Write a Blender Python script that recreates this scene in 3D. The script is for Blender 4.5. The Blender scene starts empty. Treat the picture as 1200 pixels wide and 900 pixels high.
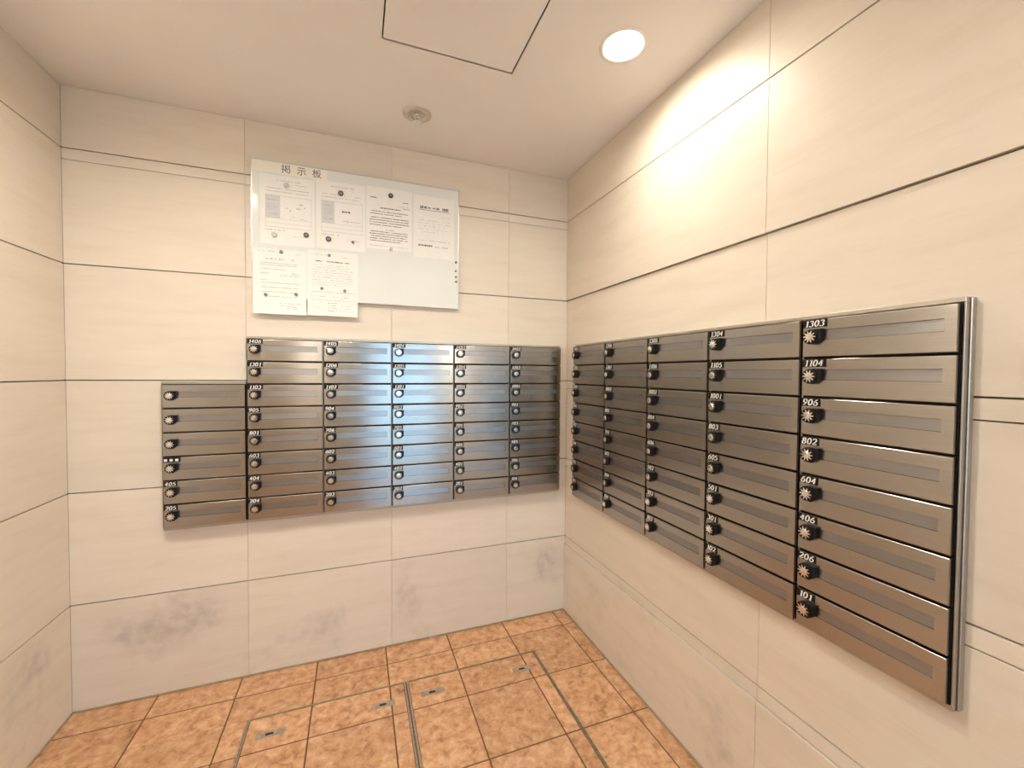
import bpy, bmesh, math, random
from mathutils import Matrix, Vector

random.seed(7)
scene = bpy.context.scene
C = scene.collection

# ---------------------------------------------------------------- camera
cam_data = bpy.data.cameras.new('camera')
cam_data.sensor_width = 36.0
cam_data.lens = 490.28 / 1200.0 * 36.0
cam_data.clip_start = 0.02
cam = bpy.data.objects.new('camera', cam_data)
C.objects.link(cam)
right = Vector((0.9371966719, -0.3487270688, 0.0071992798))
up = Vector((0.0020737491, 0.0262104737, 0.9996542956))
fwd = Vector((0.3487952088, 0.9368577494, -0.0252875411))
rot = Matrix((right, up, -fwd)).transposed()
cam.matrix_world = Matrix.Translation((-1.10162, -2.08534, 1.33284)) @ rot.to_4x4()
scene.camera = cam

# ---------------------------------------------------------------- world, exposure
world = bpy.data.worlds.new('sky')
scene.world = world
world.use_nodes = True
wn = world.node_tree
bg = wn.nodes['Background']
bg.inputs['Color'].default_value = (0.50, 0.73, 1.0, 1)      # even, hazy daylight sky
bg.inputs['Strength'].default_value = 2.3
vs = scene.view_settings
vs.view_transform = 'Standard'
vs.look = 'None'
vs.gamma = 1.0
vs.use_curve_mapping = False
vs.exposure = 1.47
LAMP = 240.0            # bulb emission of the added downlights; the visible one runs lower
ADDED_SCONCE = 22.0          # emission of each added opal wall lamp behind the camera
LAMP_COL = (1.0, 0.925, 0.79, 1)

# ---------------------------------------------------------------- room measures (metres)
W = 2.1385               # width, back wall x = -W .. 0
H = 2.403
YR = -3.60               # rear wall, behind the camera
Z = [0.0, 0.422, 0.8586, 1.2942, 1.737, 2.171, H]   # panel joints


# ---------------------------------------------------------------- mesh helpers
def link(name, bm, mat, parent=None, smooth=False):
    me = bpy.data.meshes.new(name)
    bm.normal_update()
    bm.to_mesh(me)
    bm.free()
    if smooth:
        for p in me.polygons:
            p.use_smooth = True
    o = bpy.data.objects.new(name, me)
    C.objects.link(o)
    if mat:
        me.materials.append(mat)
    if parent:
        o.parent = parent
    return o


def shared(name, me, parent=None, loc=(0, 0, 0)):
    o = bpy.data.objects.new(name, me)
    C.objects.link(o)
    o.location = loc
    if parent:
        o.parent = parent
    return o


def mesh_of(name, bm, mat, smooth=False):
    me = bpy.data.meshes.new(name)
    bm.normal_update()
    bm.to_mesh(me)
    bm.free()
    if smooth:
        for p in me.polygons:
            p.use_smooth = True
    me.materials.append(mat)
    return me


def box(bm, a, b, bevel=0.0, seg=1):
    x0, x1 = sorted((a[0], b[0])); y0, y1 = sorted((a[1], b[1])); z0, z1 = sorted((a[2], b[2]))
    v = [bm.verts.new(p) for p in ((x0, y0, z0), (x1, y0, z0), (x1, y1, z0), (x0, y1, z0),
                                   (x0, y0, z1), (x1, y0, z1), (x1, y1, z1), (x0, y1, z1))]
    fs = [bm.faces.new([v[i] for i in f]) for f in ((0, 3, 2, 1), (4, 5, 6, 7), (0, 1, 5, 4), (1, 2, 6, 5), (2, 3, 7, 6), (3, 0, 4, 7))]
    if bevel:
        es = list({e for f in fs for e in f.edges})
        bmesh.ops.bevel(bm, geom=es, offset=bevel, segments=seg, affect='EDGES', profile=0.5)
    return bm


def boxbm(a, b, bevel=0.0, seg=1):
    return box(bmesh.new(), a, b, bevel, seg)


def lathe(bm, prof, n=32, loc=(0, 0, 0), axis='z'):
    """prof: list of (r, h); revolved about axis through loc."""
    rings = []
    for r, h in prof:
        ring = []
        for k in range(n):
            a = 2 * math.pi * k / n
            if axis == 'z':
                p = (loc[0] + r * math.cos(a), loc[1] + r * math.sin(a), loc[2] + h)
            else:                                   # about y, h runs toward -y
                p = (loc[0] + r * math.cos(a), loc[1] - h, loc[2] + r * math.sin(a))
            ring.append(bm.verts.new(p))
        rings.append(ring)
    for i in range(len(rings) - 1):
        for k in range(n):
            bm.faces.new((rings[i][k], rings[i][(k + 1) % n], rings[i + 1][(k + 1) % n], rings[i + 1][k]))
    return rings


def tag(o, label, cat, group=None, kind=None):
    o['label'] = label
    o['category'] = cat
    if group:
        o['group'] = group
    if kind:
        o['kind'] = kind
    return o


def struct(o, label=None):
    o['kind'] = 'structure'
    if label:
        o['label'] = label
    return o


def thing(name, loc, label, cat, group=None, rz=0.0):
    o = bpy.data.objects.new(name, None)
    o.empty_display_size = 0.05
    C.objects.link(o)
    o.location = loc
    o.rotation_euler = (0, 0, rz)
    return tag(o, label, cat, group)


# ---------------------------------------------------------------- materials
def mat(name, col=(0.8, 0.8, 0.8), rough=0.5, metal=0.0, spec=0.5):
    m = bpy.data.materials.new(name)
    m.use_nodes = True
    b = m.node_tree.nodes['Principled BSDF']
    b.inputs['Base Color'].default_value = (*col, 1)
    b.inputs['Roughness'].default_value = rough
    b.inputs['Metallic'].default_value = metal
    b.inputs['Specular IOR Level'].default_value = spec
    return m, m.node_tree, b


def N(nt, kind, **kw):
    n = nt.nodes.new(kind)
    for k, v in kw.items():
        if k in n.inputs.keys():
            n.inputs[k].default_value = v
        else:
            setattr(n, k, v)
    return n


def ramp(nt, src, stops):
    r = nt.nodes.new('ShaderNodeValToRGB')
    cr = r.color_ramp
    while len(cr.elements) < len(stops):
        cr.elements.new(0.5)
    for e, (p, c) in zip(cr.elements, stops):
        e.position = p
        e.color = (*c, 1) if len(c) == 3 else c
    nt.links.new(src, r.inputs['Fac'])
    return r


def mixc(nt, fac, a, b, mode='MIX'):
    m = nt.nodes.new('ShaderNodeMix')
    m.data_type = 'RGBA'
    m.blend_type = mode
    for sock, v in ((m.inputs[0], fac), (m.inputs[6], a), (m.inputs[7], b)):
        if hasattr(v, 'is_linked') or hasattr(v, 'links'):
            nt.links.new(v, sock)
        else:
            sock.default_value = v if not isinstance(v, tuple) else (*v, 1)
    return m.outputs[2]


def math_node(nt, op, a, b=None):
    m = nt.nodes.new('ShaderNodeMath')
    m.operation = op
    for i, v in enumerate((a, b)):
        if v is None:
            continue
        if hasattr(v, 'links'):
            nt.links.new(v, m.inputs[i])
        else:
            m.inputs[i].default_value = v
    return m.outputs[0]


def stone_material(name, stain):
    """Cream travertine-look slabs: faint level veins, a tone of their own for every slab, old scuffs low down."""
    m, nt, b = mat(name, rough=0.42, spec=0.35)
    geo = N(nt, 'ShaderNodeNewGeometry')
    info = N(nt, 'ShaderNodeObjectInfo')
    mp = N(nt, 'ShaderNodeMapping')
    mp.inputs['Scale'].default_value = (1.0, 1.0, 7.0)
    nt.links.new(geo.outputs['Position'], mp.inputs['Vector'])
    off = N(nt, 'ShaderNodeVectorMath', operation='ADD')
    sc = N(nt, 'ShaderNodeVectorMath', operation='SCALE')
    cmb = N(nt, 'ShaderNodeCombineXYZ')
    nt.links.new(info.outputs['Random'], cmb.inputs['Z'])
    nt.links.new(cmb.outputs[0], sc.inputs[0]); sc.inputs['Scale'].default_value = 40.0
    nt.links.new(mp.outputs[0], off.inputs[0]); nt.links.new(sc.outputs[0], off.inputs[1])
    n1 = N(nt, 'ShaderNodeTexNoise', Scale=2.6, Detail=6.0, Roughness=0.6)
    nt.links.new(off.outputs[0], n1.inputs['Vector'])
    base = ramp(nt, n1.outputs['Fac'], [(0.28, (0.725, 0.645, 0.545)), (0.5, (0.77, 0.695, 0.60)), (0.74, (0.795, 0.725, 0.635))])
    # short darker veins
    mp2 = N(nt, 'ShaderNodeMapping')
    mp2.inputs['Scale'].default_value = (3.0, 3.0, 60.0)
    nt.links.new(geo.outputs['Position'], mp2.inputs['Vector'])
    n2 = N(nt, 'ShaderNodeTexNoise', Scale=2.0, Detail=3.0, Roughness=0.5)
    nt.links.new(mp2.outputs[0], n2.inputs['Vector'])
    v = ramp(nt, n2.outputs['Fac'], [(0.60, (0, 0, 0)), (0.78, (1, 1, 1))])
    col = mixc(nt, math_node(nt, 'MULTIPLY', v.outputs['Color'], 0.25), base.outputs['Color'], (0.62, 0.53, 0.43))
    # tone per slab
    tone = N(nt, 'ShaderNodeMapRange')
    tone.inputs['To Min'].default_value = 0.955; tone.inputs['To Max'].default_value = 1.02
    nt.links.new(info.outputs['Random'], tone.inputs['Value'])
    hs = N(nt, 'ShaderNodeHueSaturation')
    nt.links.new(tone.outputs[0], hs.inputs['Value']); nt.links.new(col, hs.inputs['Color'])
    out = hs.outputs['Color']
    if stain:                       # smeared grey scuff marks: blotches with their own outline
        n3 = N(nt, 'ShaderNodeTexNoise', Scale=3.1, Detail=5.0, Roughness=0.62)
        nt.links.new(geo.outputs['Position'], n3.inputs['Vector'])
        # heavier scuffing where bags and trolleys have rubbed: low in the left and right ends of the back wall, and along the right wall
        field = n3.outputs['Fac']
        for cx, cy, cz, rx, ry, rz, amt in ((-1.86, 0.0, 0.27, 0.34, 0.4, 0.15, 0.15), (-0.12, 0.0, 0.28, 0.20, 0.3, 0.20, 0.13),
                                            (-1.35, 0.0, 0.16, 0.30, 0.3, 0.14, 0.09), (0.0, -0.35, 0.22, 0.2, 0.4, 0.2, 0.05), (-2.14, -0.2, 0.30, 0.2, 0.25, 0.16, 0.12)):
            d = N(nt, 'ShaderNodeVectorMath', operation='SUBTRACT'); d.inputs[1].default_value = (cx, cy, cz)
            nt.links.new(geo.outputs['Position'], d.inputs[0])
            q = N(nt, 'ShaderNodeVectorMath', operation='DIVIDE'); q.inputs[1].default_value = (rx, ry, rz)
            nt.links.new(d.outputs[0], q.inputs[0])
            ln = N(nt, 'ShaderNodeVectorMath', operation='LENGTH'); nt.links.new(q.outputs[0], ln.inputs[0])
            k = math_node(nt, 'MAXIMUM', math_node(nt, 'SUBTRACT', 1.0, ln.outputs['Value']), 0.0)
            field = math_node(nt, 'ADD', field, math_node(nt, 'MULTIPLY', k, amt * 2))
        s = ramp(nt, field, [(0.56, (0, 0, 0)), (0.76, (1, 1, 1))])
        n4 = N(nt, 'ShaderNodeTexNoise', Scale=22.0, Detail=4.0)
        nt.links.new(geo.outputs['Position'], n4.inputs['Vector'])
        s2 = ramp(nt, n4.outputs['Fac'], [(0.35, (0.25, 0.25, 0.25)), (0.65, (1, 1, 1))])
        f = math_node(nt, 'MULTIPLY', math_node(nt, 'MULTIPLY', s.outputs['Color'], s2.outputs['Color']), 0.62)
        out = mixc(nt, f, out, (0.40, 0.36, 0.33))
    nt.links.new(out, b.inputs['Base Color'])
    bump = N(nt, 'ShaderNodeBump', Strength=0.06, Distance=0.004)
    nt.links.new(n2.outputs['Fac'], bump.inputs['Height'])
    nt.links.new(bump.outputs[0], b.inputs['Normal'])
    return m


def tile_material():
    """Terracotta floor tile with a cleft, mottled face."""
    m, nt, b = mat('terracotta_tile', rough=0.5, spec=0.4)
    geo = N(nt, 'ShaderNodeNewGeometry'); info = N(nt, 'ShaderNodeObjectInfo')
    cmb = N(nt, 'ShaderNodeCombineXYZ')
    nt.links.new(info.outputs['Random'], cmb.inputs['X']); nt.links.new(info.outputs['Random'], cmb.inputs['Z'])
    sc = N(nt, 'ShaderNodeVectorMath', operation='SCALE'); sc.inputs['Scale'].default_value = 17.0
    nt.links.new(cmb.outputs[0], sc.inputs[0])
    add = N(nt, 'ShaderNodeVectorMath', operation='ADD')
    nt.links.new(geo.outputs['Position'], add.inputs[0]); nt.links.new(sc.outputs[0], add.inputs[1])
    big = N(nt, 'ShaderNodeTexNoise', Scale=8.0, Detail=4.0, Roughness=0.6, Distortion=0.6)
    fine = N(nt, 'ShaderNodeTexNoise', Scale=34.0, Detail=8.0, Roughness=0.62, Distortion=0.5)
    ridge = N(nt, 'ShaderNodeTexNoise', noise_type='RIDGED_MULTIFRACTAL', Scale=9.0, Detail=5.0, Roughness=0.5, Distortion=0.4)
    for n in (big, fine, ridge):
        nt.links.new(add.outputs[0], n.inputs['Vector'])
    c1 = ramp(nt, big.outputs['Fac'], [(0.30, (0.46, 0.235, 0.115)), (0.50, (0.59, 0.325, 0.18)), (0.70, (0.72, 0.44, 0.265))])
    c2 = ramp(nt, fine.outputs['Fac'], [(0.34, (0.24, 0.10, 0.04)), (0.44, (0.52, 0.27, 0.135)), (0.54, (0.66, 0.385, 0.215)), (0.68, (0.82, 0.57, 0.38))])
    col = mixc(nt, 0.58, c1.outputs['Color'], c2.outputs['Color'])
    rv = ramp(nt, ridge.outputs['Fac'], [(0.55, (0, 0, 0)), (1.0, (1, 1, 1))])
    col = mixc(nt, math_node(nt, 'MULTIPLY', rv.outputs['Color'], 0.38), col, (0.80, 0.56, 0.38))
    hs = N(nt, 'ShaderNodeHueSaturation')
    tone = N(nt, 'ShaderNodeMapRange'); tone.inputs['To Min'].default_value = 0.90; tone.inputs['To Max'].default_value = 1.05
    nt.links.new(info.outputs['Random'], tone.inputs['Value'])
    nt.links.new(tone.outputs[0], hs.inputs['Value']); nt.links.new(col, hs.inputs['Color'])
    nt.links.new(hs.outputs['Color'], b.inputs['Base Color'])
    bump = N(nt, 'ShaderNodeBump', Strength=0.8, Distance=0.006)
    mixh = math_node(nt, 'ADD', big.outputs['Fac'], math_node(nt, 'MULTIPLY', fine.outputs['Fac'], 0.7))
    nt.links.new(mixh, bump.inputs['Height']); nt.links.new(bump.outputs[0], b.inputs['Normal'])
    rr = N(nt, 'ShaderNodeMapRange'); rr.inputs['To Min'].default_value = 0.35; rr.inputs['To Max'].default_value = 0.62
    nt.links.new(fine.outputs['Fac'], rr.inputs['Value']); nt.links.new(rr.outputs[0], b.inputs['Roughness'])
    return m


def brushed(name, col, rough, aniso=0.75):
    """Horizontally brushed stainless steel; UV u runs up the sheet, across the grain."""
    m, nt, b = mat(name, col=col, rough=rough, metal=1.0)
    b.inputs['Anisotropic'].default_value = aniso
    t = N(nt, 'ShaderNodeTangent', direction_type='UV_MAP', uv_map='grain')
    nt.links.new(t.outputs[0], b.inputs['Tangent'])
    uv = N(nt, 'ShaderNodeUVMap', uv_map='grain')
    mp = N(nt, 'ShaderNodeMapping'); mp.inputs['Scale'].default_value = (900.0, 6.0, 1.0)
    nt.links.new(uv.outputs[0], mp.inputs['Vector'])
    n = N(nt, 'ShaderNodeTexNoise', Scale=1.0, Detail=2.0)
    nt.links.new(mp.outputs[0], n.inputs['Vector'])
    r = N(nt, 'ShaderNodeMapRange'); r.inputs['To Min'].default_value = rough * 0.85; r.inputs['To Max'].default_value = rough * 1.2
    nt.links.new(n.outputs['Fac'], r.inputs['Value']); nt.links.new(r.outputs[0], b.inputs['Roughness'])
    g = ramp(nt, n.outputs['Fac'], [(0.3, tuple(c * 0.93 for c in col)), (0.7, tuple(min(1, c * 1.05) for c in col))])
    nt.links.new(g.outputs['Color'], b.inputs['Base Color'])
    return m


def paint(name, col, rough, scale=40.0, amt=0.04, metal=0.0, spec=0.5):
    """Plain finish with a little unevenness."""
    m, nt, b = mat(name, col, rough, metal, spec)
    geo = N(nt, 'ShaderNodeNewGeometry')
    n = N(nt, 'ShaderNodeTexNoise', Scale=scale, Detail=3.0)
    nt.links.new(geo.outputs['Position'], n.inputs['Vector'])
    g = ramp(nt, n.outputs['Fac'], [(0.3, tuple(c * (1 - amt) for c in col)), (0.7, tuple(min(1.0, c * (1 + amt)) for c in col))])
    nt.links.new(g.outputs['Color'], b.inputs['Base Color'])
    return m


STONE = stone_material('cream_stone', False)
STONE_LOW = stone_material('cream_stone_scuffed', True)
JOINT = paint('joint_mortar', (0.22, 0.16, 0.11), 0.9)  # dark brown backing colour that shows in the joints
TILE = tile_material()
GROUT = paint('brown_grout', (0.16, 0.085, 0.04), 0.9)
CEIL = paint('ceiling_paint', (0.84, 0.81, 0.78), 0.9, 6.0, 0.015)
STEEL = brushed('brushed_steel', (0.44, 0.42, 0.39), 0.24, 0.85)
FLAP = brushed('satin_steel_flap', (0.335, 0.33, 0.335), 0.30, 0.6)
EDGE = paint('steel_edge', (0.52, 0.48, 0.42), 0.42, 60, 0.05, 1.0)
NICKEL = paint('satin_nickel', (0.62, 0.57, 0.50), 0.38, 60, 0.04, 1.0)
BLACK = paint('black_plastic', (0.008, 0.0075, 0.0075), 0.5, 40, 0.04, 0.0, 0.22)
VOID = paint('black_gap_shade', (0.010, 0.009, 0.008), 0.6)  # near-black colour standing in for the shade in gaps and slots
CHROME = paint('chrome', (0.86, 0.85, 0.83), 0.16, 60, 0.02, 1.0)
WHITE = paint('white_print', (0.86, 0.85, 0.82), 0.6)
BOARD = paint('white_enamel', (0.80, 0.84, 0.82), 0.10, 8, 0.01)
ALU = paint('pale_aluminium', (0.72, 0.73, 0.71), 0.35, 50, 0.03, 1.0)
PAPER = paint('paper', (0.87, 0.88, 0.86), 0.75, 30, 0.015)
CREAM_STRIP = paint('cream_strip', (0.88, 0.86, 0.78), 0.55, 30, 0.015)  # cream tone of the strip behind the heading
INK = paint('black_ink', (0.07, 0.07, 0.07), 0.8)
INK_PALE = paint('pale_ink', (0.46, 0.46, 0.46), 0.8)
INK_RED = paint('red_ink', (0.62, 0.36, 0.33), 0.8)
TINT = paint('grey_print_tint', (0.66, 0.68, 0.70), 0.8)
MAGNET = paint('dark_magnet', (0.03, 0.03, 0.032), 0.3)
MAGNET_GREY = paint('grey_magnet', (0.20, 0.20, 0.20), 0.35)
CLEAR = paint('pale_magnet', (0.62, 0.62, 0.60), 0.2)
BRASS = paint('dull_brass_edge', (0.30, 0.27, 0.18), 0.45, 80, 0.2, 0.6)
WORN = paint('worn_steel', (0.42, 0.36, 0.29), 0.5, 90, 0.25, 0.6)
REFLECT = paint('white_reflector', (0.88, 0.86, 0.82), 0.25)
TRIMW = paint('white_trim', (0.80, 0.76, 0.70), 0.5)
FOOT_STRIP = paint('brown_foot_strip', (0.36, 0.27, 0.17), 0.8, 30, 0.2)
REAR = paint('rear_plaster', (0.42, 0.36, 0.30), 0.8, 5, 0.05)
CONCRETE = paint('outdoor_concrete', (0.45, 0.44, 0.42), 0.9, 5, 0.1)
FRAME = paint('door_frame_bronze', (0.10, 0.09, 0.08), 0.4, 40, 0.05, 0.7)


def emissive(name, col, strength):
    m = bpy.data.materials.new(name); m.use_nodes = True
    nt = m.node_tree; nt.nodes.clear()
    e = nt.nodes.new('ShaderNodeEmission'); e.inputs['Color'].default_value = col; e.inputs['Strength'].default_value = strength
    o = nt.nodes.new('ShaderNodeOutputMaterial'); nt.links.new(e.outputs[0], o.inputs[0])
    return m


ADDED_BULB = emissive('added_lit_bulb', LAMP_COL, LAMP)
BULB_WEAK = emissive('lit_bulb_dimmed', LAMP_COL, LAMP * 0.56)  # same bulb shape, emission lowered to soften the bright patch on the wall
OPAL = emissive('added_lamp_opal', LAMP_COL, ADDED_SCONCE)
GLASS = bpy.data.materials.new('door_glass'); GLASS.use_nodes = True
_nt = GLASS.node_tree; _nt.nodes.clear()
_t = _nt.nodes.new('ShaderNodeBsdfTransparent'); _t.inputs[0].default_value = (0.90, 0.95, 0.95, 1)
_g = _nt.nodes.new('ShaderNodeBsdfGlossy'); _g.inputs['Roughness'].default_value = 0.02
_f = _nt.nodes.new('ShaderNodeFresnel'); _f.inputs['IOR'].default_value = 1.45
_m = _nt.nodes.new('ShaderNodeMixShader'); _o = _nt.nodes.new('ShaderNodeOutputMaterial')
_nt.links.new(_f.outputs[0], _m.inputs[0]); _nt.links.new(_t.outputs[0], _m.inputs[1]); _nt.links.new(_g.outputs[0], _m.inputs[2])
_nt.links.new(_m.outputs[0], _o.inputs[0])

# ---------------------------------------------------------------- walls
GAP = 0.0042              # level joints
VG = 0.0010              # upright joints


def panel(wall, axis, a0, a1, z0, z1, proud, name='stone_panel'):
    """One slab of a wall: axis 'x' (back wall), 'r' (right wall) or 'l' (left wall); a = run along the wall."""
    low = z1 < 0.5
    t = 0.012
    if axis == 'x':
        a, b_ = (a0, -proud, z0), (a1, t, z1)
    elif axis == 'r':
        a, b_ = (-proud, a0, z0), (t, a1, z1)
    elif axis == 'l':
        a, b_ = (-W + proud, a0, z0), (-W - t, a1, z1)
    else:
        a, b_ = (a0, YR + proud, z0), (a1, YR - t, z1)
    return link(name, boxbm(a, b_, 0.0005), STONE_LOW if low else STONE, wall)


# back wall
wall_back = struct(link('wall_back', boxbm((-W - 0.12, 0.012, -0.1), (0.12, 0.14, H + 0.25)), JOINT))
vb = [-W, -1.5443, -0.9423, -0.3490, 0.0]
for i in range(6):
    z0, z1 = Z[i], Z[i + 1]
    for j in range(4):
        x0 = vb[j] + (VG / 2 if j else 0.0)
        x1 = vb[j + 1] - (VG / 2 if j < 3 else 0.0)
        zz0 = z0 + (GAP / 2 if i else 0.002)
        zz1 = z1 - (GAP / 2 if i < 5 else 0.001)
        if i == 4:                      # the row below the top joint carries a narrow band along its upper edge
            panel(wall_back, 'x', x0, x1, zz0, zz1 - 0.040 - 0.002, 0.0)
            panel(wall_back, 'x', x0, x1, zz1 - 0.040, zz1, 0.0, 'stone_band')
        else:
            panel(wall_back, 'x', x0, x1, zz0, zz1, 0.0)

# right wall
wall_right = struct(link('wall_right', boxbm((0.012, 0.012, -0.1), (0.14, YR - 0.14, H + 0.25)), JOINT))
vr = [-0.0008, -1.209, -2.40, YR]
for i in range(6):
    for j in range(3):
        y0 = vr[j] - (VG / 2 if j else 0.0)
        y1 = vr[j + 1] + (VG / 2 if j < 2 else 0.0)
        zz0 = Z[i] + (GAP / 2 if i else 0.002)
        zz1 = Z[i + 1] - (GAP / 2 if i < 5 else 0.001)
        pr = 0.007 if i >= 4 else (0.006 if i == 0 else 0.0)
        if i in (0, 1, 2):              # narrow band under each of the three lower joints
            pz = 0.0 if i else 0.0
            panel(wall_right, 'r', y0, y1, zz0, zz1 - 0.040 - 0.003, pr)
            panel(wall_right, 'r', y0, y1, zz1 - 0.040, zz1, pz, 'stone_band')
        else:
            panel(wall_right, 'r', y0, y1, zz0, zz1, pr)

# left wall
wall_left = struct(link('wall_left', boxbm((-W - 0.012, 0.012, -0.1), (-W - 0.14, YR - 0.14, H + 0.25)), JOINT))
vl = [-0.0008, -1.2, -2.4, YR]
for i in range(6):
    for j in range(3):
        panel(wall_left, 'l', vl[j] - (VG / 2 if j else 0), vl[j + 1] + (VG / 2 if j < 2 else 0),
              Z[i] + (GAP / 2 if i else 0.002), Z[i + 1] - (GAP / 2 if i < 5 else 0.001), 0.0)

# rear wall behind the camera, with a glazed entrance added for daylight and reflections
DX0, DX1, DZ = -0.98, -0.08, 2.10
bm = bmesh.new()
box(bm, (-W - 0.012, YR, -0.1), (DX0, YR - 0.12, H + 0.25))
box(bm, (DX1, YR, -0.1), (0.012, YR - 0.12, H + 0.25))
box(bm, (DX0, YR, DZ), (DX1, YR - 0.12, H + 0.25))
wall_rear = struct(link('wall_rear', bm, REAR))

door = bpy.data.objects.new('door_1', None); C.objects.link(door)
door.location = ((DX0 + DX1) / 2, YR - 0.06, 0); struct(door, 'added unseen glazed entrance door with dark metal frame behind the camera')
dw = (DX1 - DX0) / 2
for nm, a, b_ in (('door_jamb', (-dw, -0.03, 0), (-dw + 0.04, 0.03, DZ)), ('door_jamb', (dw - 0.04, -0.03, 0), (dw, 0.03, DZ)),
                  ('door_head', (-dw + 0.04, -0.03, DZ - 0.05), (dw - 0.04, 0.03, DZ)), ('door_mullion', (-0.025, -0.03, 0.0), (0.025, 0.03, DZ - 0.05)),
                  ('door_rail', (-dw + 0.04, -0.025, 0.0), (-0.025, 0.025, 0.10)), ('door_rail', (0.025, -0.025, 0.0), (dw - 0.04, 0.025, 0.10))):
    link(nm, boxbm(a, b_, 0.002), FRAME, door)
for s in (-1, 1):
    x0, x1 = sorted((s * 0.025, s * (dw - 0.04)))
    link('door_pane', boxbm((x0, -0.004, 0.10), (x1, 0.004, DZ - 0.05)), GLASS, door)

# outside ground
outside = struct(link('ground_outside', boxbm((-9, YR - 0.12, -0.12), (7, -14, -0.02)), CONCRETE))

# narrow brown strip along the foot of the walls
bm = bmesh.new()
box(bm, (-W, 0.0, 0.0), (0.0, -0.006, 0.007), 0.002)
struct(link('trim_1', bm, FOOT_STRIP), 'brown line where the back wall meets the floor')
bm = bmesh.new()
box(bm, (-0.006, -0.007, 0.0), (-0.013, YR, 0.008), 0.002)
struct(link('trim_2', bm, FOOT_STRIP), 'brown line where the right wall meets the floor')
bm = bmesh.new()
box(bm, (-W, -0.007, 0.0), (-W + 0.006, YR, 0.007), 0.002)
struct(link('trim_3', bm, FOOT_STRIP), 'brown line where the left wall meets the floor')

# ---------------------------------------------------------------- floor
floor = struct(link('floor', boxbm((-W - 0.012, 0.012, -0.1), (0.012, YR - 0.12, -0.0025)), GROUT))
PX, PY, J = 0.2985, 0.3045, 0.0056
xs = [-W] + sorted([-0.0755 - PX * k for k in range(8) if -0.0755 - PX * k > -W + 0.01]) + [0.0]
ys = [0.0] + [-0.1275 - PY * k for k in range(12) if -0.1275 - PY * k > YR] + [YR]
CX0, CXM, CX1, CY0, CY1 = -1.490, -0.904, -0.306, -0.2715, -1.49      # the two access covers


def tile(parent, x0, x1, y0, y1):
    if x1 - x0 < 0.006 or y0 - y1 < 0.006:
        return
    link('floor_tile', boxbm((x0, y0, -0.010), (x1, y1, random.uniform(-0.0006, 0.0004)), 0.0014), TILE, parent)


def cells(parent, lo_x, hi_x, hi_y, lo_y, hole=None):
    ex = [lo_x] + [x for x in xs if lo_x + 1e-6 < x < hi_x - 1e-6] + [hi_x]
    ey = [hi_y] + [y for y in ys if lo_y + 1e-6 < y < hi_y - 1e-6] + [lo_y]
    for i in range(len(ex) - 1):
        for j in range(len(ey) - 1):
            x0, x1, y0, y1 = ex[i], ex[i + 1], ey[j], ey[j + 1]
            if x0 in xs and x0 not in (-W,): x0 += J / 2
            if x1 in xs and x1 != 0.0: x1 -= J / 2
            if y0 in ys and y0 != 0.0: y0 -= J / 2
            if y1 in ys and y1 != YR: y1 += J / 2
            tile(parent, x0, x1, y0, y1)


FB = 0.006
cells(floor, -W, 0.0, 0.0, CY0 + FB)                       # above the covers
cells(floor, -W, CX0 - FB, CY0 + FB, CY1 - FB)             # left of them
cells(floor, CX1 + FB, 0.0, CY0 + FB, CY1 - FB)            # right of them
cells(floor, -W, 0.0, CY1 - FB, YR)                        # nearer than them

for (x0, x1, label, hx) in ((CX0, CXM, 'left tiled floor access cover with thin metal edges and two worn lifting plates', ((-1.448, -1.355), (-1.046, -0.957))),
                            (CXM, CX1, 'right tiled floor access cover with thin metal edges and two worn lifting plates', ((-0.853, -0.755), (-0.446, -0.358)))):
    t = thing('floor_access_cover', ((x0 + x1) / 2, (CY0 + CY1) / 2, 0), label, 'floor cover', 'tiled access covers in the floor')
    inv = Vector(((x0 + x1) / 2, (CY0 + CY1) / 2, 0))
    e = 0.0085
    # metal edging: four bars in a pair of thin lines each
    gl = e if x0 == CX0 else 0.0
    for (ax, ay, bx_, by_) in ((x0 - FB, CY0 + FB, x1 + FB if x1 == CX1 else x1, CY0), (x0 - FB, CY1, x1 + FB if x1 == CX1 else x1, CY1 - FB)):
        o = link('edge_bar', boxbm((ax + (0.0 if x0 == CX0 else FB), ay, -0.010), (bx_, by_, 0.0006), 0.0008), BRASS, t)
        o.location = -inv
    lx = ((x0 - FB, x0 - 0.001), (x0 + 0.0005, x0 + 0.0055)) if x0 == CX0 else ((x0 + 0.0025, x0 + 0.0095),)
    rx = ((x1 + 0.001, x1 + FB), (x1 - 0.0055, x1 - 0.0005)) if x1 == CX1 else ((x1 - 0.0095, x1 - 0.0025),)
    for q in (*lx, *rx):
        o = link('edge_bar', boxbm((q[0], CY0 - 0.0005, -0.010), (q[1], CY1 + 0.0005, 0.0006), 0.0008), BRASS if q[1] > x1 - 0.02 and x1 == CX1 else WORN, t)
        o.location = -inv
    before = set(C.objects)
    cells(t, lx[-1][1] + 0.002, min(q[0] for q in rx) - 0.002, CY0 - 0.003, CY1 + 0.003)
    for o in set(C.objects) - before:
        o.location = -inv
    for (h0, h1) in hx:
        pl = link('lifting_plate', boxbm((h0, -0.351, -0.004), (h1, -0.380, 0.0012), 0.0005), WORN, t)
        pl.location = -inv
        cxm, cym = (h0 + h1) / 2, -0.3655
        o = link('key_slot', boxbm((cxm - 0.016, cym + 0.004, 0.0010), (cxm + 0.010, cym - 0.005, 0.0017)), VOID, pl)  # raised black slab painting the dark inside of a slot

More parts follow.
